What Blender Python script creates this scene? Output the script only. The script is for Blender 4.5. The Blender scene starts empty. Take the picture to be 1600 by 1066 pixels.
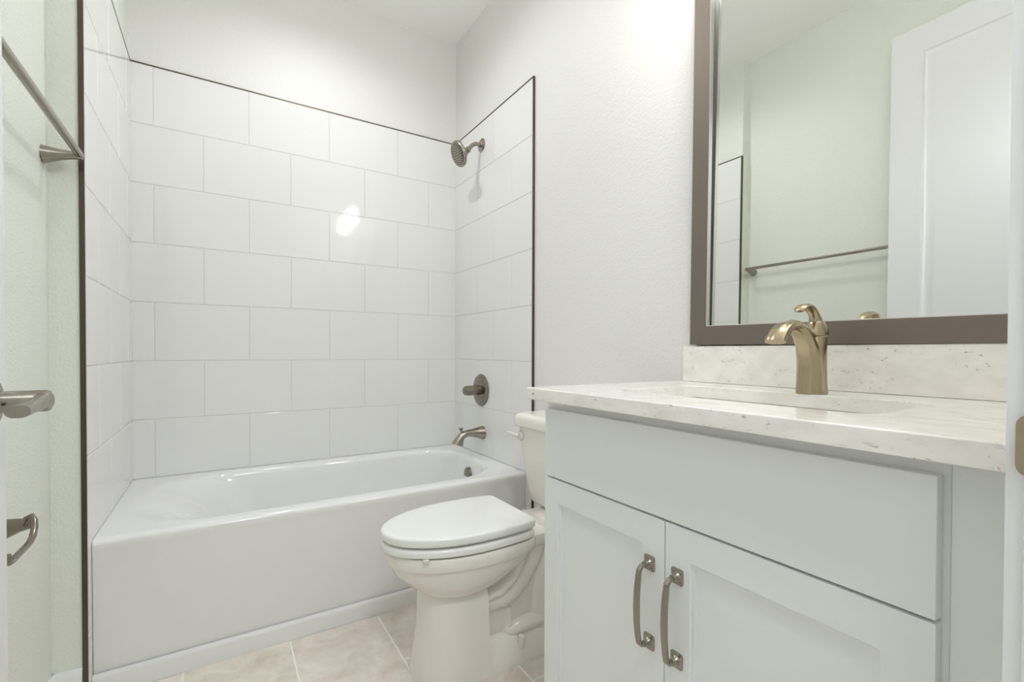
import bpy, math, random
from mathutils import Vector, Matrix
C = bpy.context.scene
random.seed(4)
# ------------------------------------------------------------------ camera
F_PX, YAW, PITCH, ROLL, CYP = 729.63, math.radians(32.018), math.radians(-0.696), math.radians(0.177), 559.12
EYE = Vector((0.0, 0.0, 1.015))
fw = Vector((math.sin(YAW)*math.cos(PITCH), math.cos(YAW)*math.cos(PITCH), math.sin(PITCH)))
r0 = Vector((math.cos(YAW), -math.sin(YAW), 0.0)); u0 = r0.cross(fw)
rt = r0*math.cos(ROLL) + u0*math.sin(ROLL); up = -r0*math.sin(ROLL) + u0*math.cos(ROLL)
cam = bpy.data.cameras.new('camera'); co = bpy.data.objects.new('camera', cam); C.collection.objects.link(co)
m = Matrix(((rt.x, up.x, -fw.x, EYE.x), (rt.y, up.y, -fw.y, EYE.y), (rt.z, up.z, -fw.z, EYE.z), (0, 0, 0, 1)))
co.matrix_world = m
cam.sensor_width = 36.0; cam.lens = 36.0*F_PX/1600.0; cam.shift_y = (CYP-533.0)/1600.0
cam.clip_start = 0.01; cam.clip_end = 50
C.camera = co
# ------------------------------------------------------------------ world, light, exposure
W = bpy.data.worlds.new('world'); C.world = W; W.use_nodes = True
W.node_tree.nodes['Background'].inputs[0].default_value = (0.9, 0.95, 1.0, 1)
W.node_tree.nodes['Background'].inputs[1].default_value = 0.3
C.view_settings.view_transform = 'Standard'; C.view_settings.look = 'None'
C.view_settings.gamma = 1.0; C.view_settings.use_curve_mapping = False
C.view_settings.exposure = 0.05
CAN_STRENGTH = 6.0       # glow of the can's lens; its beam is the spot below
CAN_BEAM = 27.0
SHADE_STRENGTH = 40.0     # glass shades of the vanity light
def area_light(name, loc, size, power, color, rot=(0, 0, 0), size_y=None):
    l = bpy.data.lights.new(name, 'AREA'); l.shape = 'RECTANGLE' if size_y else 'DISK'
    l.size = size; l.energy = power; l.color = color
    if size_y: l.size_y = size_y
    o = bpy.data.objects.new(name, l); C.collection.objects.link(o); o.location = loc; o.rotation_euler = rot
    return o
area_light('hall_fill_light', (0.2, -0.35, 2.75), 0.3, 17.0, (0.89, 0.95, 1.0))  # unseen light added in the hall as soft fill through the doorway
sl = bpy.data.lights.new('can_beam', 'SPOT'); sl.energy = CAN_BEAM; sl.color = (.95, .975, 1.0); sl.spot_size = math.radians(160); sl.spot_blend = .72; sl.shadow_soft_size = .03
so_ = bpy.data.objects.new('can_beam', sl); C.collection.objects.link(so_); so_.location = (.42, 1.88, 2.845)
if hasattr(C, 'cycles'):
    C.cycles.max_bounces = 16; C.cycles.diffuse_bounces = 10; C.cycles.glossy_bounces = 8
    C.cycles.sample_clamp_indirect = 6.0
    C.cycles.use_denoising = True

# ------------------------------------------------------------------ materials
def lin(c):
    return tuple((v/12.92 if v <= .04045 else ((v+.055)/1.055)**2.4) for v in c)
def rgb(r, g, b): return lin((r/255., g/255., b/255.)) + (1.0,)
def mat(name, col, rough=.5, metal=0.0, bump=None, var=None, spec=.5, coat=0.0, stretch=None):
    mt = bpy.data.materials.new(name); mt.use_nodes = True
    nt = mt.node_tree; b = nt.nodes['Principled BSDF']
    b.inputs['Base Color'].default_value = col; b.inputs['Roughness'].default_value = rough
    b.inputs['Metallic'].default_value = metal; b.inputs['Specular IOR Level'].default_value = spec
    b.inputs['Coat Weight'].default_value = coat; b.inputs['Coat Roughness'].default_value = .05
    tc = nt.nodes.new('ShaderNodeTexCoord')
    src = tc.outputs['Object']
    if stretch:
        mp = nt.nodes.new('ShaderNodeMapping'); mp.inputs['Scale'].default_value = stretch
        nt.links.new(src, mp.inputs['Vector']); src = mp.outputs['Vector']
    if bump:
        n = nt.nodes.new('ShaderNodeTexNoise'); n.inputs['Scale'].default_value = bump[0]; n.inputs['Detail'].default_value = bump[3] if len(bump) > 3 else 3
        bp = nt.nodes.new('ShaderNodeBump'); bp.inputs['Strength'].default_value = bump[1]; bp.inputs['Distance'].default_value = bump[2]
        nt.links.new(src, n.inputs['Vector']); nt.links.new(n.outputs['Fac'], bp.inputs['Height']); nt.links.new(bp.outputs['Normal'], b.inputs['Normal'])
    if var:
        n = nt.nodes.new('ShaderNodeTexNoise'); n.inputs['Scale'].default_value = var[0]; n.inputs['Detail'].default_value = 5
        cr = nt.nodes.new('ShaderNodeValToRGB'); cr.color_ramp.elements[0].position = .35; cr.color_ramp.elements[1].position = .65
        cr.color_ramp.elements[0].color = var[1]; cr.color_ramp.elements[1].color = col
        nt.links.new(src, n.inputs['Vector']); nt.links.new(n.outputs['Fac'], cr.inputs['Fac']); nt.links.new(cr.outputs['Color'], b.inputs['Base Color'])
    return mt
def emit_mat(name, col, s):
    mt = bpy.data.materials.new(name); mt.use_nodes = True; nt = mt.node_tree
    b = nt.nodes['Principled BSDF']; b.inputs['Base Color'].default_value = (.9, .9, .88, 1)
    b.inputs['Emission Color'].default_value = col; b.inputs['Emission Strength'].default_value = s
    return mt
def quartz_mat():
    mt = mat('speckled_quartz', rgb(235, 232, 228), .13)
    nt = mt.node_tree; b = nt.nodes['Principled BSDF']; tc = nt.nodes['Texture Coordinate']
    mp = nt.nodes.new('ShaderNodeMapping'); mp.inputs['Scale'].default_value = (1.0, .62, 1.0); mp.inputs['Rotation'].default_value = (.5, .3, .6)
    nt.links.new(tc.outputs['Object'], mp.inputs['Vector'])
    # fine grey flecks
    n1 = nt.nodes.new('ShaderNodeTexNoise'); n1.inputs['Scale'].default_value = 120; n1.inputs['Detail'].default_value = 3; n1.inputs['Distortion'].default_value = 1.2
    r1 = nt.nodes.new('ShaderNodeValToRGB'); r1.color_ramp.elements[0].position = .635; r1.color_ramp.elements[0].color = (0, 0, 0, 1); r1.color_ramp.elements[1].position = .74
    n2 = nt.nodes.new('ShaderNodeTexNoise'); n2.inputs['Scale'].default_value = 14; n2.inputs['Detail'].default_value = 2
    r2 = nt.nodes.new('ShaderNodeValToRGB'); r2.color_ramp.elements[0].position = .42; r2.color_ramp.elements[1].position = .60
    mu = nt.nodes.new('ShaderNodeMath'); mu.operation = 'MULTIPLY'
    # soft clouding
    n3 = nt.nodes.new('ShaderNodeTexNoise'); n3.inputs['Scale'].default_value = 30; n3.inputs['Detail'].default_value = 4
    r3 = nt.nodes.new('ShaderNodeValToRGB'); r3.color_ramp.elements[0].position = .38; r3.color_ramp.elements[0].color = rgb(244, 241, 236); r3.color_ramp.elements[1].position = .72; r3.color_ramp.elements[1].color = rgb(231, 228, 223)
    mx = nt.nodes.new('ShaderNodeMix'); mx.data_type = 'RGBA'; mx.inputs['B'].default_value = rgb(140, 133, 127)
    for n in (n1, n2, n3): nt.links.new(mp.outputs['Vector'], n.inputs['Vector'])
    nt.links.new(n1.outputs['Fac'], r1.inputs['Fac']); nt.links.new(n2.outputs['Fac'], r2.inputs['Fac']); nt.links.new(n3.outputs['Fac'], r3.inputs['Fac'])
    nt.links.new(r1.outputs['Color'], mu.inputs[0]); nt.links.new(r2.outputs['Color'], mu.inputs[1])
    nt.links.new(mu.outputs['Value'], mx.inputs['Factor']); nt.links.new(r3.outputs['Color'], mx.inputs['A'])
    nt.links.new(mx.outputs['Result'], b.inputs['Base Color'])
    return mt
def floor_tile_mat():
    mt = mat('stone_floor_tile', rgb(205, 197, 184), .42, bump=(22, .12, .004, 6))
    nt = mt.node_tree; b = nt.nodes['Principled BSDF']; tc = nt.nodes['Texture Coordinate']
    n1 = nt.nodes.new('ShaderNodeTexNoise'); n1.inputs['Scale'].default_value = 9; n1.inputs['Detail'].default_value = 9; n1.inputs['Roughness'].default_value = .65; n1.inputs['Distortion'].default_value = .6
    r1 = nt.nodes.new('ShaderNodeValToRGB')
    e = r1.color_ramp.elements; e[0].position = .30; e[0].color = rgb(205, 194, 183); e[1].position = .70; e[1].color = rgb(236, 232, 225)
    k = e.new(.48); k.color = rgb(222, 214, 205)
    at = nt.nodes.new('ShaderNodeAttribute'); at.attribute_name = 'tone'
    mx = nt.nodes.new('ShaderNodeMix'); mx.data_type = 'RGBA'; mx.blend_type = 'MULTIPLY'; mx.inputs['Factor'].default_value = 1.0
    nt.links.new(tc.outputs['Object'], n1.inputs['Vector']); nt.links.new(n1.outputs['Fac'], r1.inputs['Fac'])
    nt.links.new(r1.outputs['Color'], mx.inputs['A']); nt.links.new(at.outputs['Color'], mx.inputs['B']); nt.links.new(mx.outputs['Result'], b.inputs['Base Color'])
    return mt
M = dict(
    paint=mat('wall_paint', rgb(229, 228, 226), .5, bump=(150, .42, .003, 2)),
    paint_left=mat('left_wall_paint', rgb(228, 231, 224), .5, bump=(150, .6, .003, 2)),
    ceil=mat('ceiling_paint', rgb(247, 247, 245), .7, bump=(140, .3, .002, 2)),
    trim=mat('trim_paint', rgb(232, 233, 233), .28),
    door=mat('door_paint', rgb(226, 227, 228), .26),
    tile=mat('white_wall_tile', rgb(232, 232, 231), .06, bump=(5, .03, .004, 1)),
    grout=mat('tile_grout', rgb(217, 216, 213), .8),
    edge=mat('bronze_edge_metal', rgb(98, 90, 80), .38, 1.0),
    tub=mat('tub_enamel', rgb(232, 232, 232), .12),
    china=mat('vitreous_china', rgb(235, 230, 224), .09),
    seat=mat('seat_plastic', rgb(236, 237, 233), .18),
    cab=mat('cabinet_paint', rgb(232, 235, 234), .40),
    gap=mat('cabinet_inside', rgb(120, 118, 112), .7),
    nickel=mat('brushed_nickel', rgb(158, 152, 141), .27, 1.0, bump=(60, .08, .001, 2), stretch=(1, 1, 14)),
    nickel_dark=mat('aged_nickel', rgb(140, 132, 121), .20, 1.0),
    nickel_warm=mat('warm_brushed_nickel', rgb(174, 159, 133), .24, 1.0, bump=(60, .08, .001, 2), stretch=(14, 14, 1)),
    frame=mat('brushed_taupe_metal', rgb(122, 112, 104), .42, .55, bump=(30, .15, .001, 3), stretch=(1, 1, 30)),
    lip=mat('polished_lip', rgb(205, 203, 198), .15, 1.0),
    glass=mat('mirror_silver', (.79, .80, .78, 1), .0, 1.0),
    dark=mat('dark_rubber', rgb(58, 52, 46), .5),
    sink=mat('sink_china', rgb(236, 234, 228), .12),
    gfloor=mat('floor_grout', rgb(240, 237, 230), .85),
    cap=mat('clear_plastic', rgb(222, 222, 216), .2),
    can=emit_mat('can_lens', (.94, .97, 1.0, 1), CAN_STRENGTH),
    shade=emit_mat('shade_glass', (1.0, .985, .97, 1), SHADE_STRENGTH),
)
M['quartz'] = quartz_mat(); M['floor'] = floor_tile_mat()

# ------------------------------------------------------------------ mesh helpers
WP = {}
def wpos(o): return WP.get(o.name, Vector((0, 0, 0)))
class MB:
    def __init__(s): s.v = []; s.f = []; s.mi = []; s.tone = []
    def add(s, vs, fs, mi=0):
        b = len(s.v); s.v += [Vector(p) for p in vs]
        for f in fs: s.f.append(tuple(i+b for i in f)); s.mi.append(mi)
        return s
    def box(s, x0, x1, y0, y1, z0, z1, mi=0):
        vs = [(x0, y0, z0), (x1, y0, z0), (x1, y1, z0), (x0, y1, z0), (x0, y0, z1), (x1, y0, z1), (x1, y1, z1), (x0, y1, z1)]
        return s.add(vs, [(0, 3, 2, 1), (4, 5, 6, 7), (0, 1, 5, 4), (1, 2, 6, 5), (2, 3, 7, 6), (3, 0, 4, 7)], mi)
    def loft(s, rings, cap0=True, cap1=True, closed=False, mi=0):
        n = len(rings[0]); vs = [p for r in rings for p in r]; fs = []
        k = len(rings)
        for i in range(k if closed else k-1):
            a, b = i*n, ((i+1) % k)*n
            for j in range(n):
                fs.append((a+j, a+(j+1) % n, b+(j+1) % n, b+j))
        if cap0 and not closed: fs.append(tuple(range(n-1, -1, -1)))
        if cap1 and not closed: fs.append(tuple(range((k-1)*n, k*n)))
        return s.add(vs, fs, mi)
    def prism(s, poly, z0, z1, mi=0):
        return s.loft([[(x, y, z0) for x, y in poly], [(x, y, z1) for x, y in poly]], mi=mi)
    def lathe(s, prof, org, axis, n=28, mi=0, cap0=True, cap1=True):
        a = Vector(axis).normalized(); t = Vector((0, 0, 1)) if abs(a.z) < .9 else Vector((1, 0, 0))
        u = a.cross(t).normalized(); w = a.cross(u); o = Vector(org)
        rings = [[o + a*h + (u*math.cos(2*math.pi*j/n) + w*math.sin(2*math.pi*j/n))*r for j in range(n)] for r, h in prof]
        return s.loft(rings, cap0, cap1, mi=mi)
    def sweep(s, path, rn, rb, binormal=None, n=16, mi=0, p=2.0, cap=True, flute=(0, 1)):
        pts = [Vector(q) for q in path]; k = len(pts); rings = []
        if not isinstance(rn, (list, tuple)): rn = [rn]*k
        if not isinstance(rb, (list, tuple)): rb = [rb]*k
        prev = None
        for i, c in enumerate(pts):
            t = (pts[min(i+1, k-1)] - pts[max(i-1, 0)]).normalized()
            if binormal is not None: b = Vector(binormal); b = (b - t*b.dot(t)).normalized()
            else:
                if prev is None:
                    h = Vector((0, 0, 1)) if abs(t.z) < .9 else Vector((1, 0, 0)); b = t.cross(h).normalized()
                else: b = (prev - t*prev.dot(t)).normalized()
                prev = b
            nn = b.cross(t)
            ring = []
            for j in range(n):
                a = 2*math.pi*j/n; ca, sa = math.cos(a), math.sin(a)
                ca = math.copysign(abs(ca)**(2/p), ca); sa = math.copysign(abs(sa)**(2/p), sa)
                k_ = 1 + flute[0]*math.cos(flute[1]*a); ring.append(c + nn*rn[i]*ca*k_ + b*rb[i]*sa*k_)
            rings.append(ring)
        return s.loft(rings, cap, cap, mi=mi)
    def build(s, name, mats, parent=None, smooth=True, angle=40, bevel=0, seg=2, subsurf=0, org=None, kind=None, wn=False):
        if not isinstance(mats, (list, tuple)): mats = [mats]
        xs = [v.x for v in s.v]; ys = [v.y for v in s.v]; zs = [v.z for v in s.v]
        if org is None: org = ((min(xs)+max(xs))/2, (min(ys)+max(ys))/2, min(zs))
        org = Vector(org)
        me = bpy.data.meshes.new(name); me.from_pydata([v-org for v in s.v], [], s.f)
        for mm in mats: me.materials.append(mm)
        for i, p in enumerate(me.polygons): p.material_index = s.mi[i]
        if s.tone:
            at = me.color_attributes.new('tone', 'FLOAT_COLOR', 'POINT')
            for i, t in enumerate(s.tone): at.data[i].color = (t[0], t[1], t[2], 1)
        me.update()
        import bmesh
        bm = bmesh.new(); bm.from_mesh(me); bmesh.ops.recalc_face_normals(bm, faces=bm.faces[:]); bm.to_mesh(me); bm.free()
        o = bpy.data.objects.new(name, me); C.collection.objects.link(o)
        o.location = org - (wpos(parent) if parent else Vector((0, 0, 0)))
        if parent: o.parent = parent
        WP[o.name] = org
        if smooth:
            me.shade_smooth()
            if not bevel: me.set_sharp_from_angle(angle=math.radians(angle))
        if bevel:
            md = o.modifiers.new('bevel', 'BEVEL'); md.width = bevel; md.segments = seg; md.limit_method = 'ANGLE'; md.angle_limit = math.radians(35); md.harden_normals = True
        if wn:
            md = o.modifiers.new('weighted', 'WEIGHTED_NORMAL'); md.keep_sharp = True; md.weight = 100
        if subsurf:
            md = o.modifiers.new('sub', 'SUBSURF'); md.levels = subsurf; md.render_levels = subsurf
        if kind: o['kind'] = kind
        return o
def struct(o): o['kind'] = 'structure'; return o
def tag(o, label, cat, group=None):
    o['label'] = label; o['category'] = cat
    if group: o['group'] = group
    return o
def thing(name, loc, label, cat, group=None):
    o = bpy.data.objects.new(name, None); C.collection.objects.link(o); o.location = loc; WP[o.name] = Vector(loc)
    o.empty_display_size = .05
    return tag(o, label, cat, group)
def rrect(cx, cy, hx, hy, r, z, m=8, s=4):
    """rounded rectangle ring in the XY plane, fixed topology"""
    pts = []; r = min(r, hx, hy)
    cs = [(cx+hx-r, cy+hy-r, 0), (cx-hx+r, cy+hy-r, 90), (cx-hx+r, cy-hy+r, 180), (cx+hx-r, cy-hy+r, 270)]
    for k, (ax, ay, a0) in enumerate(cs):
        for i in range(m+1):
            a = math.radians(a0 + 90*i/m); pts.append((ax+r*math.cos(a), ay+r*math.sin(a), z))
        nx, ny, na = cs[(k+1) % 4]; a = math.radians(na)
        q = (nx+r*math.cos(a), ny+r*math.sin(a)); p = pts[-1]
        for i in range(1, s+1):
            t = i/(s+1); pts.append((p[0]+(q[0]-p[0])*t, p[1]+(q[1]-p[1])*t, z))
    return pts
def egg(cy, xf, xw, hw, xb, hb, z, n=26, p=2.0):
    """toilet outline: elliptical nose at xf, widest at xw, tapering to a straight back edge at xb"""
    half = []
    for i in range(n+1):
        a = math.pi/2*i/n
        half.append((xw-(xw-xf)*math.cos(a)**(2/p), hw*math.sin(a)**(2/p)))
    for i in range(1, n+1):
        t = i/n
        half.append((xw+(xb-xw)*t, hb+(hw-hb)*math.sqrt(max(0, 1-t**2.2)) if hb < hw else hw+(hb-hw)*t))
    # soften the rear corner
    x, y = half[-1]; half[-1] = (x-.001, y-.006)
    return [(x, cy+y, z) for x, y in half[1:]] + [(x, cy-y, z) for x, y in reversed(half)]
def tiles(mb, P, rects, gap=.0028, ch=.0012, depth=.007, mi=0, tone=None, ends=()):
    for (a0, a1, b0, b1) in rects:
        a0 += gap/2 if a0 not in ends else -ch*1.2; a1 -= gap/2 if a1 not in ends else -ch*1.2; b0 += gap/2; b1 -= gap/2
        if a1-a0 < .004 or b1-b0 < .004: continue
        r = lambda e, d: [P(a0+e, b0+e, d), P(a1-e, b0+e, d), P(a1-e, b1-e, d), P(a0+e, b1-e, d)]
        mb.loft([r(0, depth), r(0, ch*.8), r(ch, 0)], cap0=False, mi=mi)
        if tone is not None:
            t = tone(); mb.tone += [t]*12
def panel_slab(mb, P, w, h, th, panels, rings):
    """slab with recessed panels on its front (d=0) ; P(u,v,d) -> point"""
    us = w
    vs = sorted(panels, key=lambda q: q[2]); q = lambda a, b, c, d: mb.add([P(a, c, 0), P(b, c, 0), P(b, d, 0), P(a, d, 0)], [(0, 1, 2, 3)])
    lo = 0
    for (a0, a1, b0, b1) in vs:
        q(0, us, lo, b0); q(0, a0, b0, b1); q(a1, us, b0, b1); lo = b1
        rr = []
        for e, d in [(0, 0)] + rings:
            rr.append([P(a0+e, b0+e, d), P(a1-e, b0+e, d), P(a1-e, b1-e, d), P(a0+e, b1-e, d)])
        mb.loft(rr, cap0=False, cap1=True)
    q(0, us, lo, h)
    c = [(0, 0), (w, 0), (w, h), (0, h)]
    mb.loft([[P(a, b, 0) for a, b in c], [P(a, b, th) for a, b in c]], cap0=False, cap1=True)

# ------------------------------------------------------------------ dimensions (metres, floor = 0)
XL, XR, YB, YT = -0.3208, 1.2032, 2.5738, 1.754     # tile planes, front end of the tile surround
XRP, YBP, XLP, XLA = 1.2122, 2.5828, -0.396, -0.332  # painted planes (towel wall, alcove wall)
ZC, ZTOP, TH, ROW = 2.86, 2.2563, 0.4565, 0.2571
YF = 0.103                                           # inside face of the front wall
JR, JL, ZD = 0.568, -0.282, 2.532                    # door opening

# ------------------------------------------------------------------ room shell
fl = MB(); fl.box(-.6, 1.4, -1.6, 2.75, -.06, -.0012)
floor = fl.build('floor', M['gfloor'], smooth=False, kind='structure')
ft = MB(); rects = []
xj = [-.714+.306*i for i in range(8)]
for i in range(7):
    off = .568 if i % 2 == 1 else .873
    y = off - .61*6
    while y < 2.7:
        a, b = max(y, -1.6), min(y+.61, 1.80)
        if b-a > .02: rects.append((max(xj[i], -.6), min(xj[i+1], 1.4), a, b))
        y += .61
rnd = random.Random(11)
def ftone():
    t = rnd.uniform(.93, 1.03); return (t, t*rnd.uniform(.985, 1.0), t*rnd.uniform(.965, .995))
tiles(ft, lambda a, b, d: (a, b, -d), rects, gap=.0062, ch=.001, depth=.0025, tone=ftone)
ft.build('tile_field', M['floor'], floor, smooth=False)

cl = MB(); cl.box(-.6, 1.4, -1.6, 2.75, ZC, ZC+.06); cl.build('ceiling', M['ceil'], smooth=False, kind='structure')
wb = MB(); wb.box(-.6, 1.4, YBP, YBP+.1, 0, ZC); wall_back = wb.build('wall_back', M['paint'], smooth=False, kind='structure')
wr = MB(); wr.box(XRP, XRP+.1, -1.6, YBP, 0, ZC); wall_right = wr.build('wall_right', M['paint'], smooth=False, kind='structure')
wl = MB(); wl.prism([(XLP, -.017), (XLP, 1.752), (XLA, 1.752), (XLA, YBP), (-.55, YBP), (-.55, -.017)], 0, ZC)
wall_left = wl.build('wall_left', M['paint_left'], smooth=False, kind='structure')
wf = MB(); wf.box(XLP, JL-.018, -.017, YF, 0, ZC); wf.box(JR+.02, XRP, -.017, YF, 0, ZC); wf.box(JL-.018, JR+.02, -.017, YF, ZD+.02, ZC)
wf.build('wall_front', M['paint_left'], smooth=False, kind='structure')
# hall behind the photographer
wh = MB(); wh.box(-.6, XRP, -1.6, -1.5, 0, ZC); wh.build('wall_hall', M['paint'], smooth=False, kind='structure')
wh = MB(); wh.box(-.6, -.55, -1.5, -.017, 0, ZC); wh.build('wall_hall_side', M['paint'], smooth=False, kind='structure')

# tile surround: rows from the top, running bond
def rows():
    out = []; z = ZTOP; k = 0
    while z > .0: out.append((k, max(z-ROW, 0.0), z)); z -= ROW; k += 1
    return out
def bond(u0, u1, even, odd, pitch):
    rc = []
    for k, z0, z1 in rows():
        j = even if k % 2 == 0 else odd
        c = sorted({round(j+pitch*i, 5) for i in range(-12, 13) if u0+.002 < j+pitch*i < u1-.002})
        c = [u0] + c + [u1]
        rc += [(a, b, z0, z1) for a, b in zip(c, c[1:])]
    return rc
def tile_panel(name, P, u0, u1, even, odd, pitch, parent, th):
    mb = MB(); tiles(mb, P, bond(u0, u1, even, odd, pitch), mi=0, ends=(u0, u1), gap=.0034, ch=.0016)
    a = [P(u0, 0, .0014), P(u1, 0, .0014), P(u1, ZTOP, .0014), P(u0, ZTOP, .0014)]
    b = [P(u0, 0, th), P(u1, 0, th), P(u1, ZTOP, th), P(u0, ZTOP, th)]
    mb.loft([a, b], mi=1)
    return mb.build(name, [M['tile'], M['grout']], parent, smooth=False)
tp = tile_panel('tile_panel', lambda a, b, d: (a, YB+d, b), XL, XR, XL+.0764, XL+.0764+.18235, .3647, wall_back, YBP-YB)
e = MB(); e.box(XL, XR, YB-.0006, YBP, ZTOP, ZTOP+.005); e.build('edge_trim', M['edge'], tp, smooth=False)
tp = tile_panel('tile_panel', lambda a, b, d: (XR+d, a, b), YT, YB, 2.110, 2.291, .3617, wall_right, XRP-XR)
e = MB(); e.box(XR-.0006, XRP, YT-.006, YB, ZTOP, ZTOP+.005); e.box(XR-.0006, XRP, YT-.007, YT, 0, ZTOP+.005)
e.build('edge_trim', M['edge'], tp, smooth=False)
tp = tile_panel('tile_panel', lambda a, b, d: (XL-d, a, b), YT, YB, 2.110, 2.291, .3617, wall_left, XL-XLA)
e = MB(); e.box(XLA, XL+.0006, YT-.006, YB, ZTOP, ZTOP+.005); e.box(XLA, XL+.0008, YT-.007, YT, 0, ZTOP+.005)
e.build('edge_trim', M['edge'], tp, smooth=False)

# baseboards
def baseboard(name, segs):
    mb = MB()
    for (p, q, nrm) in segs:
        p, q, nv = Vector((p[0], p[1], 0)), Vector((q[0], q[1], 0)), Vector((nrm[0], nrm[1], 0))
        prof = [(0, 0), (.014, 0), (.014, .100), (.009, .116), (.004, .122), (0, .122)]
        mb.loft([[c + nv*d + Vector((0, 0, z)) for d, z in prof] for c in (p, q)])
    return mb.build(name, M['trim'], angle=30, kind='structure')
baseboard('baseboard_left', [((XLP, YF+.013), (XLP, 1.752), (1, 0)), ((XLP, 1.752), (XLA, 1.752), (0, -1))])
baseboard('baseboard_right', [((XRP, .98), (XRP, YT-.008), (-1, 0))])
bt = MB(); prof = [(1.802, 0), (1.788, 0), (1.788, .050), (1.790, .058), (1.795, .062), (1.802, .063)]
bt.loft([[(x, y, z) for y, z in prof] for x in (XL+.001, XR-.001)]); bt.build('baseboard_tub', M['trim'], angle=50, kind='structure')

# door frame
jb = MB(); jb.box(JR, JR+.02, -.017, YF, 0, ZD); jb.box(JL-.018, JL, -.017, YF, 0, ZD); jb.box(JL-.018, JR+.02, -.017, YF, ZD, ZD+.02)
jamb = jb.build('trim_1', M['trim'], bevel=.002, kind='structure')
ring = lambda x: [(x, q[0], q[1]) for q in [(y, z) for y, z, _ in rrect(.0935, .9385, .0140, .0265, .010, 0, m=5, s=2)]]
sp = MB(); sp.loft([ring(JR-.0002), ring(JR-.0022)]); sp.build('strike_plate', M['nickel_warm'], jamb, angle=30)
cs = MB()
for (x0, x1) in ((JR+.005, JR+.062), (JL-.062, JL-.005)):
    cs.loft([[(x0, YF, z), (x0, YF+.0115, z), (x0+(x1-x0)*.25, YF+.012, z), (x0+(x1-x0)*.8, YF+.012, z), (x1, YF+.008, z), (x1, YF, z)] for z in (0, ZD+.005)])
cs.box(JL-.062, JR+.062, YF, YF+.012, ZD+.005, ZD+.062)
cs.build('trim_2', M['trim'], angle=30, kind='structure')

# ------------------------------------------------------------------ open door
DX, DY0, DY1, DZ0, DZ1 = -.264, .125, .962, .012, 2.512
dm = MB()
pan = [(.115, DY1-DY0-.118, 1.10, DZ1-DZ0-.118), (.115, DY1-DY0-.118, .22, .95)]
panel_slab(dm, lambda u, v, d: (DX-d, DY0+u, DZ0+v), DY1-DY0, DZ1-DZ0, .039, pan, [(.003, .003), (.010, .0075), (.022, .0095), (.034, .0075), (.044, .0045), (.050, .004)])
door = dm.build('door_1', M['door'], angle=32, kind='structure')
hd = MB()
for sgn, x0 in ((1, DX), (-1, DX-.039)):
    hd.lathe([(.033, 0), (.033, .004), (.029, .009), (.018, .011)], (x0, .898, .945), (sgn, 0, 0), n=32)
    hd.lathe([(.0165, .010), (.0165, .013), (.0150, .0135), (.0150, .058), (.0135, .062), (.0, .0622)], (x0, .898, .945), (sgn, 0, 0), n=28)
    L = .055 if sgn > 0 else .045
    xx = x0 + sgn*L
    path = [(xx+sgn*.001, .908, .945), (xx, .894, .945), (xx-sgn*.000, .876, .9435), (xx-sgn*.001, .858, .9415), (xx-sgn*.002, .840, .9405), (xx-sgn*.002, .822, .940), (xx-sgn*.002, .806, .940)]
    hd.sweep(path, [.0125, .0125, .0100, .0085, .0080, .0080, .0082], [.0085, .0085, .0085, .0090, .0102, .0115, .0118], binormal=(1, 0, 0), n=20, p=2.4)
h = hd.build('door_handle', M['nickel'], door, angle=50)
sc_ = MB(); sc_.lathe([(.0022, 0), (.0022, .001)], (DX+.020, .8825, .9435), (0, -1, 0), n=10); sc_.build('set_screw', M['dark'], h)
lt = MB(); lt.box(DX-.032, DX-.008, DY1-.001, DY1+.0015, .915, .972); lt.build('latch_plate', M['nickel'], door)

# ------------------------------------------------------------------ bathtub
TY0, TY1, TX0, TX1 = 1.800, YB-.001, XL+.0005, XR-.0005
tcx, tcy, thx, thy = (TX0+TX1)/2, (TY0+TY1)/2, (TX1-TX0)/2, (TY1-TY0)/2
tub_e = thing('bathtub', (tcx, tcy, 0), 'white alcove bathtub with a plain flat apron between the tiled walls', 'bathtub')
def off(cx, cy, hx, hy, r, z): return rrect(cx, cy, hx, hy, r, z, m=10, s=10)
tb = MB()
bx0, bx1, by0, by1 = -.215, 1.120, 1.884, 2.520       # basin opening at deck level
bcx, bcy, bhx, bhy = (bx0+bx1)/2, (by0+by1)/2, (bx1-bx0)/2, (by1-by0)/2
def basin(e_front, e_right, e_left, e_back, r, z):
    x0, x1, y0, y1 = bx0+e_left, bx1-e_right, by0+e_front, by1-e_back
    return off((x0+x1)/2, (y0+y1)/2, (x1-x0)/2, (y1-y0)/2, r, z)
rings = [off(tcx, tcy+.004, thx, thy-.004, .003, .0), off(tcx, tcy+.002, thx, thy-.002, .003, .40),
         off(tcx, tcy, thx, thy, .003, .425), off(tcx, tcy, thx, thy, .004, TH-.014), off(tcx, tcy+.002, thx, thy-.002, .004, TH-.006),
         off(tcx, tcy+.006, thx, thy-.006, .004, TH-.001), off(tcx, tcy+.012, thx, thy-.012, .004, TH),
         off(tcx, tcy+.013, thx-.001, thy-.013, .004, TH),
         basin(-.030, -.030, -.070, -.022, .26, TH), basin(-.020, -.018, -.040, -.014, .25, TH-.0012), basin(-.009, -.008, -.010, -.006, .24, TH-.005), basin(.002, .000, .024, .001, .23, TH-.013),
         basin(.010, .006, .062, .007, .222, TH-.027), basin(.017, .011, .100, .011, .214, TH-.050), basin(.024, .017, .145, .016, .205, TH-.085), basin(.036, .028, .20, .028, .19, TH-.18),
         basin(.055, .045, .31, .045, .17, TH-.29), basin(.075, .065, .37, .07, .15, TH-.335), basin(.12, .12, .45, .12, .12, TH-.352)]
tb.loft(rings, cap0=False)
tb.build('tub_shell', M['tub'], tub_e, angle=75, wn=True)
ov = MB()
ovx, ovz = bx1-.014, .372
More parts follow.
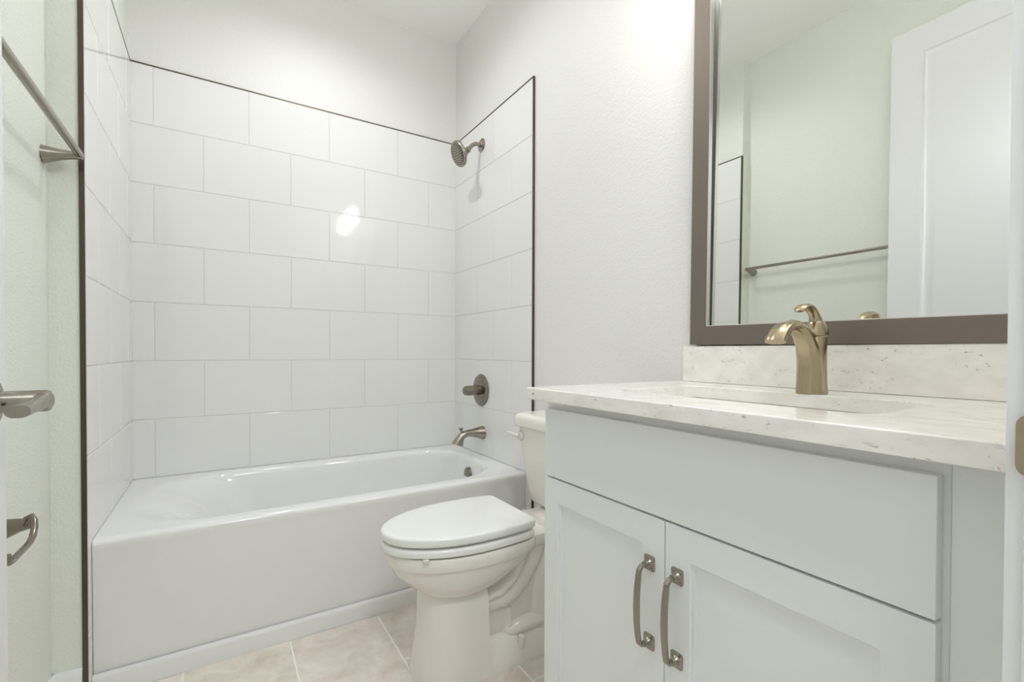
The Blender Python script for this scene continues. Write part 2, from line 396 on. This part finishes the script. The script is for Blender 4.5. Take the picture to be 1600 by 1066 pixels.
half = [(math.cos(math.radians(a))*.036, math.sin(math.radians(a))*.040) for a in range(0, 181, 12)] + [(-.036, -.012), (.036, -.012)]
c_y = 2.190
ov.loft([[(ovx, c_y+y, ovz+z) for y, z in half], [(ovx-.012, c_y+y*.95, ovz+z*.95) for y, z in half], [(ovx-.015, c_y+y*.8, ovz+z*.8) for y, z in half]])
ov.build('overflow_plate', M['nickel_dark'], tub_e, angle=40)
dr = MB(); dr.lathe([(.034, 0), (.034, .003), (.026, .005), (.024, .002), (.0, .002)], (.90, c_y, TH-.353), (0, 0, 1)); dr.build('drain', M['nickel_dark'], tub_e)

# ------------------------------------------------------------------ shower fittings on the right tile wall
SY = 2.238
sh = thing('shower', (XR, SY, 2.131), 'brushed nickel shower head on a bent arm high on the tile wall', 'shower')
a = MB(); a.lathe([(.036, 0), (.036, .003), (.030, .007), (.016, .009), (.0135, .012)], (XR, SY, 2.131), (-1, 0, 0), n=32); a.build('flange', M['nickel'], sh)
a = MB()
arm = [(XR-.006, 2.131), (1.178, 2.1315), (1.162, 2.129), (1.147, 2.120), (1.135, 2.106), (1.122, 2.089)]
a.sweep([(x, SY, z) for x, z in arm], .0105, .0105, binormal=(0, 1, 0), n=18); a.build('arm', M['nickel'], sh)
hn = Vector((-.86, 0, -.42)).normalized()      # direction the face looks
hn = Vector((-math.cos(math.radians(25)), 0, -math.sin(math.radians(25))))
hc = Vector((1.058, SY, 2.050))                # centre of the face
bk = hc - hn*.030
a = MB(); jd = Vector((1.122, SY, 2.089)); ax = (bk - jd).normalized(); ln = (bk-jd).length
a.lathe([(.0130, -.006), (.0160, -.002), (.0160, .012), (.0130, .014), (.019, .018), (.0235, ln*.6), (.026, ln)], jd, ax, n=24); a.build('ball_joint', M['nickel'], sh)
a = MB(); a.lathe([(.020, -.006), (.028, 0), (.050, .008), (.064, .014), (.066, .018), (.066, .024), (.063, .029), (.058, .030), (.056, .0285), (.0, .0285)], bk, hn, n=44)
a.lathe([(.005, 0), (.005, .014), (.004, .016)], bk + hn*.02 + Vector((0, .064, .012)), (0, 1, 0), n=12)
shell = a.build('shower_head', M['nickel'], sh, angle=45)
a = MB(); t1 = Vector((0, 1, 0)); t2 = hn.cross(t1)
for rr, k in ((.009, 5), (.020, 10), (.031, 15), (.041, 19), (.050, 24)):
    for i in range(k):
        an = 2*math.pi*i/k + rr*40
        a.lathe([(.0029, 0), (.0020, .0022)], hc - hn*.0018 + (t1*math.cos(an)+t2*math.sin(an))*rr, hn, n=7)
nz = a.build('nozzles', M['dark'], shell)

vv = thing('shower_valve', (XR, SY, .808), 'round brushed nickel shower control with a knob, above the tub spout', 'shower control')
a = MB(); a.lathe([(.087, 0), (.0875, .003), (.083, .008), (.066, .012), (.062, .0135), (.024, .014)], (XR, SY, .808), (-1, 0, 0), n=48); plate = a.build('escutcheon', M['nickel_dark'], vv)
a = MB(); a.lathe([(.026, .012), (.026, .040), (.0245, .042), (.0245, .044), (.027, .046), (.027, .080), (.024, .098), (.018, .104), (.0, .105)], (XR, SY, .808), (-1, 0, 0), n=36)
a.build('knob', M['nickel_dark'], vv, angle=35)

ts = thing('tub_spout', (XR, 2.217, .578), 'brushed nickel tub spout with a diverter knob just over the tub rim', 'spout')
a = MB()
pp = [(XR, .580), (1.193, .581), (1.165, .583), (1.135, .584), (1.110, .584), (1.090, .580), (1.075, .570), (1.064, .555), (1.056, .540), (1.052, .528)]
a.sweep([(x, 2.217, z) for x, z in pp], [.037, .035, .027, .021, .018, .0185, .020, .024, .029, .033], [.037, .035, .027, .022, .020, .020, .021, .022, .024, .025], binormal=(0, 1, 0), n=24)
a.build('spout_body', M['nickel'], ts, angle=50)
a = MB(); a.lathe([(.006, -.02), (.006, .008), (.010, .012), (.0135, .015), (.013, .018), (.0, .019)], (1.074, 2.217, .596), (-.15, 0, 1), n=18); a.build('diverter_knob', M['nickel'], ts)

# ------------------------------------------------------------------ towel bar and paper holder on the left wall
tbar = thing('towel_bar', (XLP, 1.34, 1.54), 'long brushed nickel towel bar on the left wall beside the door', 'towel bar')
BX, BZ, BY0, BY1 = -.322, 1.548, .975, 1.708
a = MB(); a.sweep([(BX, BY0-.004, BZ), (BX, BY0+.2, BZ), (BX, BY1-.2, BZ), (BX, BY1+.004, BZ)], .0085, .0085, binormal=(1, 0, 0), n=18, p=3.0); a.build('bar', M['nickel'], tbar, angle=50)
for y in (BY0, BY1):
    a = MB()
    pts = [(XLP, 1.535), (XLP+.012, 1.5365), (XLP+.035, 1.540), (XLP+.058, 1.5435), (BX+.006, 1.545)]
    a.sweep([(x, y, z) for x, z in pts], [.024, .0205, .0145, .0108, .0085], [.024, .0205, .0145, .0108, .0085], binormal=(0, 1, 0), n=24)
    a.build('post', M['nickel'], tbar, angle=50)

tph = thing('toilet_paper_holder', (XLP, 1.385, .64), 'small open-arm nickel paper holder low on the left wall behind the door', 'paper holder')
a = MB()
a.sweep([(XLP, 1.385, .640), (XLP+.012, 1.385, .641), (XLP+.035, 1.375, .648), (XLP+.055, 1.362, .652), (-.333, 1.356, .653)], [.026, .021, .015, .011, .009], [.024, .020, .014, .011, .009], n=22)
a.build('post', M['nickel_dark'], tph, angle=50)
a = MB()
pts = [(-.345, 1.345, .655), (-.340, 1.347, .668), (-.333, 1.345, .672), (-.3265, 1.337, .664), (-.3230, 1.323, .652), (-.3217, 1.307, .640), (-.3215, 1.290, .6345), (-.3215, 1.272, .633), (-.3215, 1.235, .633), (-.3215, 1.196, .633), (-.3215, 1.182, .635), (-.3215, 1.175, .641), (-.3215, 1.172, .651)]
a.sweep(pts, .0058, .0058, n=14); a.build('arm', M['nickel_dark'], tph, angle=60)

# ------------------------------------------------------------------ toilet
TCY = 1.390
toi = thing('toilet', (.8, TCY, 0), 'off-white two-piece toilet with a closed elongated lid beside the tub', 'toilet')
b = MB()
# bowl and rim band
E = lambda xf, xw, hw, xb, hb, z, p=2.0: egg(TCY, xf, xw, hw, xb, hb, z, p=p)
b.loft([E(.535, .64, .112, .715, .090, .266), E(.516, .64, .128, .738, .098, .277), E(.490, .65, .145, .775, .104, .297), E(.468, .665, .155, .812, .110, .319), E(.448, .675, .1615, .845, .115, .340),
        E(.440, .68, .1635, .866, .117, .362), E(.438, .68, .1640, .870, .118, .3710), E(.428, .68, .1698, .881, .121, .3728), E(.4235, .68, .1722, .886, .123, .383), E(.4225, .68, .1725, .886, .123, .404), E(.428, .68, .169, .885, .121, .411)])
# rear deck carrying the tank
D = lambda x0, x1, h0, h1, z: [(x0, TCY-h0, z), (x1, TCY-h1, z), (x1, TCY+h1, z), (x0, TCY+h0, z)]
dk = lambda z, e: [(.80, TCY-.140+e, z), (.90, TCY-.118+e, z), (1.0, TCY-.112+e, z), (1.155-e, TCY-.11+e, z), (1.155-e, TCY+.11-e, z), (1.0, TCY+.112-e, z), (.90, TCY+.118-e, z), (.80, TCY+.140-e, z)]
b.loft([dk(.355, .02), dk(.362, .008), dk(.372, .001), dk(.395, 0), dk(.403, .002), dk(.406, .008)])
# pedestal front column
def ped(x0, x1, hy, z, r=.075): return rrect((x0+x1)/2, TCY, (x1-x0)/2, hy, r, z, m=8, s=4)
def pedn(xf, xb, hw, z):
    out = []
    n = 20
    for i in range(n+1):
        an = math.pi/2*i/n; out.append((xf+(.12)*(1-math.cos(an)), hw*math.sin(an)**.8))
    out += [(xf+.12+(xb-xf-.12)*t, hw) for t in (.4, .75, .97)] + [(xb, hw-.006)]
    return [(x, TCY+y, z) for x, y in out[1:]] + [(x, TCY-y, z) for x, y in reversed(out)]
b.loft([pedn(.506, .728, .130, 0), pedn(.508, .727, .129, .012), pedn(.516, .722, .125, .06), pedn(.526, .717, .121, .14), pedn(.530, .715, .118, .20), pedn(.532, .714, .116, .250), pedn(.545, .714, .105, .276), pedn(.56, .70, .08, .30)])
# foot plate behind the pedestal
def foot(e, z, hy): return rrect(.83, TCY, .20-e, hy, .05, z, m=8, s=4)
b.loft([foot(0, 0, .128), foot(0, .020, .127), foot(.004, .036, .121), foot(.006, .070, .106), foot(.010, .084, .097), foot(.03, .092, .080)])
# trapway bulges, wall between them, outlet
b.sweep([(.64, TCY, .236), (.70, TCY, .229), (.77, TCY, .238), (.818, TCY, .270), (.850, TCY, .325), (.866, TCY, .385)], [.026]*6, [.100, .104, .106, .108, .110, .112], binormal=(0, 1, 0), n=28, p=2.8)
b.sweep([(.64, TCY, .212), (.72, TCY, .204), (.785, TCY, .203), (.825, TCY, .216), (.862, TCY, .252), (.900, TCY, .308), (.932, TCY, .38)], [.040, .042, .043, .043, .044, .046, .046], [.092, .096, .099, .101, .103, .104, .104], binormal=(0, 1, 0), n=28, p=2.6)
b.sweep([(.808, TCY, .06), (.812, TCY, .10), (.808, TCY, .17)], [.020, .017, .020], [.098, .093, .088], binormal=(0, 1, 0), n=24, p=2.6)
b.sweep([(.950, TCY, .02), (.950, TCY, .10), (.950, TCY, .18), (.958, TCY, .25), (.985, TCY, .32), (1.02, TCY, .395)], [.063, .062, .061, .058, .062, .07], [.108, .104, .100, .100, .104, .108], binormal=(0, 1, 0), n=28, p=2.8)
b.sweep([(.782, TCY, .086), (.788, TCY, .087), (.802, TCY, .090), (.83, TCY, .094), (.88, TCY, .098), (.98, TCY, .104)], [.006, .018, .028, .034, .036, .036], [.05, .080, .098, .106, .109, .109], binormal=(0, 1, 0), n=28, p=2.5)
b.sweep([(.70, TCY, .2), (.80, TCY, .2), (.90, TCY, .2), (.99, TCY, .2)], [.14, .16, .17, .18], [.080, .080, .080, .080], binormal=(0, 1, 0), n=24, p=4.5)
b.build('bowl', M['china'], toi, angle=38)
for s in (-1, 1):
    a = MB(); a.lathe([(.0125, -.02), (.0125, .010), (.0105, .017), (.006, .020), (.0, .0205)], (.838, TCY+s*.113, .066), (0, s*.15, 1), n=20); a.build('bolt_cap', M['china'], toi)
# seat ring, lid, hinges
a = MB()
so = [E(.424, .685, .158, .860, .128, .4148), E(.412, .685, .1695, .871, .137, .4175), E(.410, .685, .171, .873, .139, .430), E(.414, .685, .168, .870, .137, .437), E(.420, .685, .162, .866, .132, .439)]
si = [E(.500, .685, .095, .800, .06, .438), E(.497, .685, .098, .802, .062, .425), E(.500, .685, .096, .80, .06, .4148)]
a.loft(so + si, closed=True); a.build('seat', M['seat'], toi, angle=50)
a = MB()
a.loft([E(.424, .69, .155, .860, .128, .4455), E(.415, .69, .165, .870, .137, .4460), E(.411, .69, .1688, .874, .1395, .4490), E(.4095, .69, .1700, .875, .140, .456), E(.410, .69, .1697, .875, .140, .4660), E(.4125, .69, .1675, .874, .139, .4705), E(.4170, .69, .1635, .871, .136, .4730), E(.430, .69, .152, .862, .125, .4742), E(.50, .69, .09, .80, .07, .4750)])
a.build('lid', M['seat'], toi, angle=60, wn=True)
for s in (-1, 1):
    a = MB(); a.lathe([(.011, 0), (.011, .018), (.0135, .019), (.0135, .026), (.010, .030)], (.893, TCY+s*.078, .404), (0, 0, 1), n=16)
    a.box(.866, .893, TCY+s*.078-.009, TCY+s*.078+.009, .424, .446)
    a.build('hinge', M['cap'], toi)
for (x, y) in ((.50, TCY-.128), (.50, TCY+.128)):
    a = MB(); a.box(x-.009, x+.009, y-.006, y+.006, .406, .4165); a.build('bumper', M['cap'], toi, bevel=.002)
# tank
R = lambda x0, x1, hy, r, z: rrect((x0+x1)/2, TCY, (x1-x0)/2, hy, r, z, m=8, s=4)
a = MB()
a.loft([R(1.085, 1.185, .150, .05, .404), R(1.065, 1.188, .178, .055, .412), R(1.055, 1.190, .190, .055, .424), R(1.045, 1.192, .198, .055, .47), R(1.030, 1.196, .212, .05, .60), R(1.021, 1.198, .219, .048, .716)])
a.build('tank', M['china'], toi, angle=50)
a = MB()
a.loft([R(1.018, 1.202, .222, .045, .7155), R(1.006, 1.2055, .2275, .045, .7185), R(1.003, 1.2065, .229, .045, .728), R(1.003, 1.2065, .229, .045, .750), R(1.006, 1.205, .226, .045, .761), R(1.014, 1.20, .218, .04, .768), R(1.04, 1.18, .195, .03, .7715)])
a.build('tank_lid', M['china'], toi, angle=60, wn=True)
a = MB(); a.lathe([(.020, 0), (.020, .006), (.016, .012), (.008, .014), (.0, .0145)], (1.027, TCY+.175, .680), (-1, 0, 0), n=24)
a.sweep([(1.012, TCY+.175, .680), (1.004, TCY+.190, .681), (1.0, TCY+.215, .684), (.998, TCY+.245, .687)], [.009, .009, .008, .004], [.005, .005, .005, .003], n=12)
a.build('flush_lever', M['cap'], toi, angle=45)

# ------------------------------------------------------------------ vanity
CZ = .9285; CT = .0285
VX, FX = .685, .704                                   # door faces, face frame
VY0, VY1 = .190, .9385
van = thing('vanity_cabinet', (.95, .53, 0), 'pale grey two-door vanity cabinet with a false drawer front under the sink', 'vanity')
a = MB(); zt = CZ-CT-.001
a.box(FX+.019, XRP-.001, .937, .955, .0, zt); a.box(FX+.019, XRP-.001, YF+.001, YF+.019, .0, zt); a.box(FX+.019, XRP-.001, YF+.019, .937, .10, .118)
a.box(XRP-.007, XRP-.001, YF+.019, .937, .118, zt); a.box(FX+.070, FX+.085, YF+.019, .937, 0, .10)
a.build('cabinet_box', M['cab'], van, smooth=False)
a = MB(); a.box(FX, FX+.019, .183, .225, .10, zt); a.box(FX, FX+.019, .915, .955, .10, zt); a.box(FX, FX+.019, .225, .915, zt-.035, zt); a.box(FX, FX+.019, .225, .915, .69, .73); a.box(FX, FX+.019, .225, .915, .10, .14)
a.build('face_frame', M['cab'], van, smooth=False)
a = MB(); a.box(FX-.0025, FX+.004, YF+.001, .1824, .10, CZ-CT-.001); a.build('filler_strip', M['cab'], van, bevel=.001)
a = MB(); a.box(VX, FX-.0005, VY0, VY1, .7115, .8765); a.build('drawer_front', M['cab'], van, bevel=.0014, seg=2)
mid = .5685
def pull(parent, y):
    p_ = MB(); z0, z1 = .470, .619
    path = [(VX+.0005, z1), (VX-.012, z1), (VX-.022, z1-.001), (VX-.0285, z1-.007), (VX-.031, z1-.020), (VX-.034, z1-.045), (VX-.035, (z0+z1)/2), (VX-.034, z0+.045), (VX-.031, z0+.020), (VX-.0285, z0+.007), (VX-.022, z0+.001), (VX-.012, z0), (VX+.0005, z0)]
    p_.sweep([(x, y, z) for x, z in path], [.0052, .0048, .0045, .0045, .0045, .0045, .0045, .0045, .0045, .0045, .0045, .0048, .0052], [.0068, .0056, .0056, .0060, .0066, .0074, .0078, .0074, .0066, .0060, .0056, .0056, .0068], binormal=(0, 1, 0), n=8, p=2.0)
    for z in (z0, z1):
        rr = lambda hw, x: [(x, q[0], q[1]) for q in rrect(y, z, hw, hw*1.15, hw*.35, 0, m=4, s=1)]
        p_.loft([rr(.0125, VX), rr(.0125, VX-.002), rr(.0105, VX-.0035), rr(.0085, VX-.004)])
    for z in (z0, z1): p_.lathe([(.0105, .0035), (.0090, .0055), (.0068, .0095), (.0058, .016)], (VX, y, z), (-1, 0, 0), n=16)
    return p_.build('pull_handle', M['nickel'], parent, angle=30)
for (y0, y1, hy) in ((VY0, mid-.0012, .5405), (mid+.0012, VY1, .6035)):
    a = MB(); z0, z1 = .115, .7075
    panel_slab(a, lambda u, v, d, y0=y0: (VX+d, y0+u, z0+v), y1-y0, z1-z0, FX-VX-.0005, [(.052, y1-y0-.052, .056, z1-z0-.056)], [(.0012, .0032), (.0078, .0036), (.0090, .0075), (.0115, .0076)])
    d = a.build('cabinet_door', M['cab'], van, angle=12)
    pull(d, hy)

# countertop with sink cut-out
KX0, KX1, KY0, KY1 = .640, XRP-.0008, YF+.0005, .958
sx0, sx1, sy0, sy1 = .775, 1.045, .288, .785
a = MB()
q = lambda e, z: rrect((KX0+KX1)/2, (KY0+KY1)/2, (KX1-KX0)/2-e, (KY1-KY0)/2-e, .004, z, m=6, s=6)
k = lambda e, z: rrect((sx0+sx1)/2, (sy0+sy1)/2, (sx1-sx0)/2+e, (sy1-sy0)/2+e, .035, z, m=6, s=6)
a.loft([k(0, CZ-CT), q(.001, CZ-CT), q(0, CZ-CT+.001), q(0, CZ-.0025), q(.0008, CZ-.0008), q(.0025, CZ), k(.002, CZ), k(.0006, CZ-.0006), k(0, CZ-.002)], closed=True)
tag(a.build('countertop', M['quartz'], angle=50, wn=True), 'white speckled quartz countertop on the grey vanity cabinet', 'countertop')
a = MB(); a.box(XRP-.026, XRP-.0008, YF+.0225, .9225, CZ+.0004, 1.0335)
tag(a.build('backsplash', M['quartz'], bevel=.0015), 'speckled quartz backsplash strip along the wall below the mirror', 'backsplash')
a = MB(); a.box(KX0+.022, XRP-.0008, YF+.0008, YF+.0215, CZ+.0004, 1.0335)
tag(a.build('side_splash', M['quartz'], bevel=.004, seg=3), 'short quartz side splash on the right end of the countertop by the door frame', 'side splash')
snk = thing('undermount_sink', (.92, .54, .78), 'white rectangular basin set under the quartz countertop below the faucet', 'sink')
a = MB(); kz = CZ-CT
u = lambda e, z, r=.04: rrect((sx0+sx1)/2, (sy0+sy1)/2, (sx1-sx0)/2+e, (sy1-sy0)/2+e, r, z, m=6, s=6)
a.loft([u(.018, kz-.014), u(.018, kz-.0015), u(.006, kz-.001), u(.003, kz-.004), u(-.004, kz-.05), u(-.012, kz-.11), u(-.03, kz-.135, .05), u(-.07, kz-.142, .05), u(-.075, kz-.155, .05), u(-.02, kz-.152, .05), u(.006, kz-.11), u(.010, kz-.03)], closed=False)
a.build('basin', M['sink'], snk, angle=50)
a = MB(); a.lathe([(.030, 0), (.030, .003), (.022, .004), (.020, .001), (.0, .001)], (.93, .54, kz-.1425), (0, 0, 1)); a.build('drain', M['nickel'], snk)

# ------------------------------------------------------------------ faucet
FCY = .509
fa = thing('faucet', (1.085, FCY, CZ), 'warm brushed nickel single-handle faucet with a broad arched spout on the countertop', 'faucet')
a = MB()
sp_ = [(1.106, .0003), (1.106, .025), (1.105, .050), (1.100, .074), (1.090, .098), (1.074, .121), (1.052, .138), (1.026, .144), (.998, .139), (.978, .126), (.966, .112), (.963, .108)]
a.sweep([(x*.9717-.002, FCY, CZ+z) for x, z in sp_], [.030, .0275, .0245, .0205, .0160, .0130, .0110, .0100, .0095, .0090, .0085, .0085], [.0255, .0248, .0238, .0223, .0206, .0192, .0188, .0192, .0198, .0204, .0206, .0206], binormal=(0, 1, 0), n=56, p=2.3, flute=(.045, 7))
a.build('spout', M['nickel_warm'], fa, angle=60)
a = MB(); a.lathe([(.0235, .0003), (.0215, .02), (.0205, .06), (.0205, .117), (.0195, .1185), (.0195, .1215), (.021, .123)], (1.095, FCY, CZ), (0, 0, 1), n=32); a.build('body', M['nickel_warm'], fa, angle=45)
a = MB(); a.lathe([(.0235, .124), (.0240, .126), (.0232, .132), (.0205, .142), (.0165, .151), (.012, .158), (.0, .161)], (1.095, FCY, CZ), (0, 0, 1), n=32)
lv = [(1.138, .150), (1.133, .164), (1.124, .174), (1.110, .182), (1.094, .1855), (1.080, .184), (1.069, .1775), (1.065, .173)]
a.sweep([(x*.9717-.011, FCY, CZ+z) for x, z in lv], [.016, .0115, .0085, .0065, .0055, .0050, .0048, .003], [.0145, .0110, .0105, .0120, .0135, .0140, .0125, .008], binormal=(0, 1, 0), n=22)
a.build('handle', M['nickel_warm'], fa, angle=60)

# ------------------------------------------------------------------ mirror
mi_ = thing('wall_mirror', (XRP, .55, 1.037), 'large wall mirror in a flat brushed taupe frame above the vanity backsplash', 'mirror')
MY0, MY1, MZ0, MZ1, MW = .165, .8975, 1.0355, 2.115, .053
MXF, MXG = 1.184, 1.203
GYAW, GTILT = .0095, .0061
MROT = .0087                                          # the mirror hangs a touch out of level
def mp_(x, y, z): return (x, y-(z-1.04)*MROT, z+(y-.55)*MROT)
def rr4(e, x): return [mp_(x, y, z) for y, z in ((MY0+e, MZ0+e), (MY1-e, MZ0+e), (MY1-e, MZ1-e), (MY0+e, MZ1-e))]
a = MB(); a.loft([rr4(0, XRP-.0005), rr4(0, MXF), rr4(MW, MXF), rr4(MW, XRP-.0005)], closed=True); fr = a.build('frame', M['frame'], mi_, bevel=.0012)
a = MB(); a.loft([rr4(MW-.0005, MXG-.005), rr4(MW-.0005, MXF+.0012), rr4(MW+.002, MXF+.002), rr4(MW+.002, MXG-.005)], closed=True); a.build('inner_lip', M['lip'], fr, smooth=False)
a = MB(); a.loft([rr4(MW-.0005, MXG+.006), rr4(MW-.0005, MXG-.005), rr4(MW+.0015, MXG-.005), rr4(MW+.0015, MXG+.006)], closed=True); a.build('gasket', M['dark'], fr, smooth=False)
gx = lambda y, z: MXG + GYAW*(y-.55) + GTILT*(z-1.5)
a = MB(); g = MW-.002
cn = [(MY0+g, MZ0+g), (MY1-g, MZ0+g), (MY1-g, MZ1-g), (MY0+g, MZ1-g)]
a.loft([[mp_(gx(y, z), y, z) for y, z in cn], [mp_(gx(y, z)+.004, y, z) for y, z in cn]]); a.build('mirror_glass', M['glass'], mi_, smooth=False)

# ------------------------------------------------------------------ lamps
va = thing('vanity_light', (XRP, .55, 2.33), 'three-shade vanity light on the wall above the mirror', 'light fixture')
a = MB(); a.box(XRP-.025, XRP-.0005, .28, .82, 2.33, 2.39); a.build('back_plate', M['nickel'], va, bevel=.004)
for y in (.35, .55, .75):
    a = MB(); a.sweep([(XRP-.02, y, 2.36), (XRP-.07, y, 2.365), (1.05, y, 2.352), (1.035, y, 2.325)], .008, .008, binormal=(0, 1, 0), n=12); a.build('arm', M['nickel'], va)
    a = MB(); a.lathe([(.020, 0), (.034, -.012), (.041, -.07), (.045, -.130), (.036, -.132)], (1.035, y, 2.325), (0, 0, 1), n=28); a.build('glass_shade', M['shade'], va)
ca = thing('recessed_ceiling_light', (.42, 1.88, ZC), 'round recessed ceiling light above the bathtub', 'light fixture')
a = MB(); a.lathe([(.085, -.0004), (.085, -.004), (.072, -.007), (.045, -.004)], (.42, 1.88, ZC), (0, 0, 1), n=40, cap0=False, cap1=False); a.build('trim_ring', M['trim'], ca)
a = MB(); a.lathe([(.045, -.0045), (.0, -.0045)], (.42, 1.88, ZC), (0, 0, 1), n=40, cap0=False, cap1=False); a.build('lens', M['can'], ca)
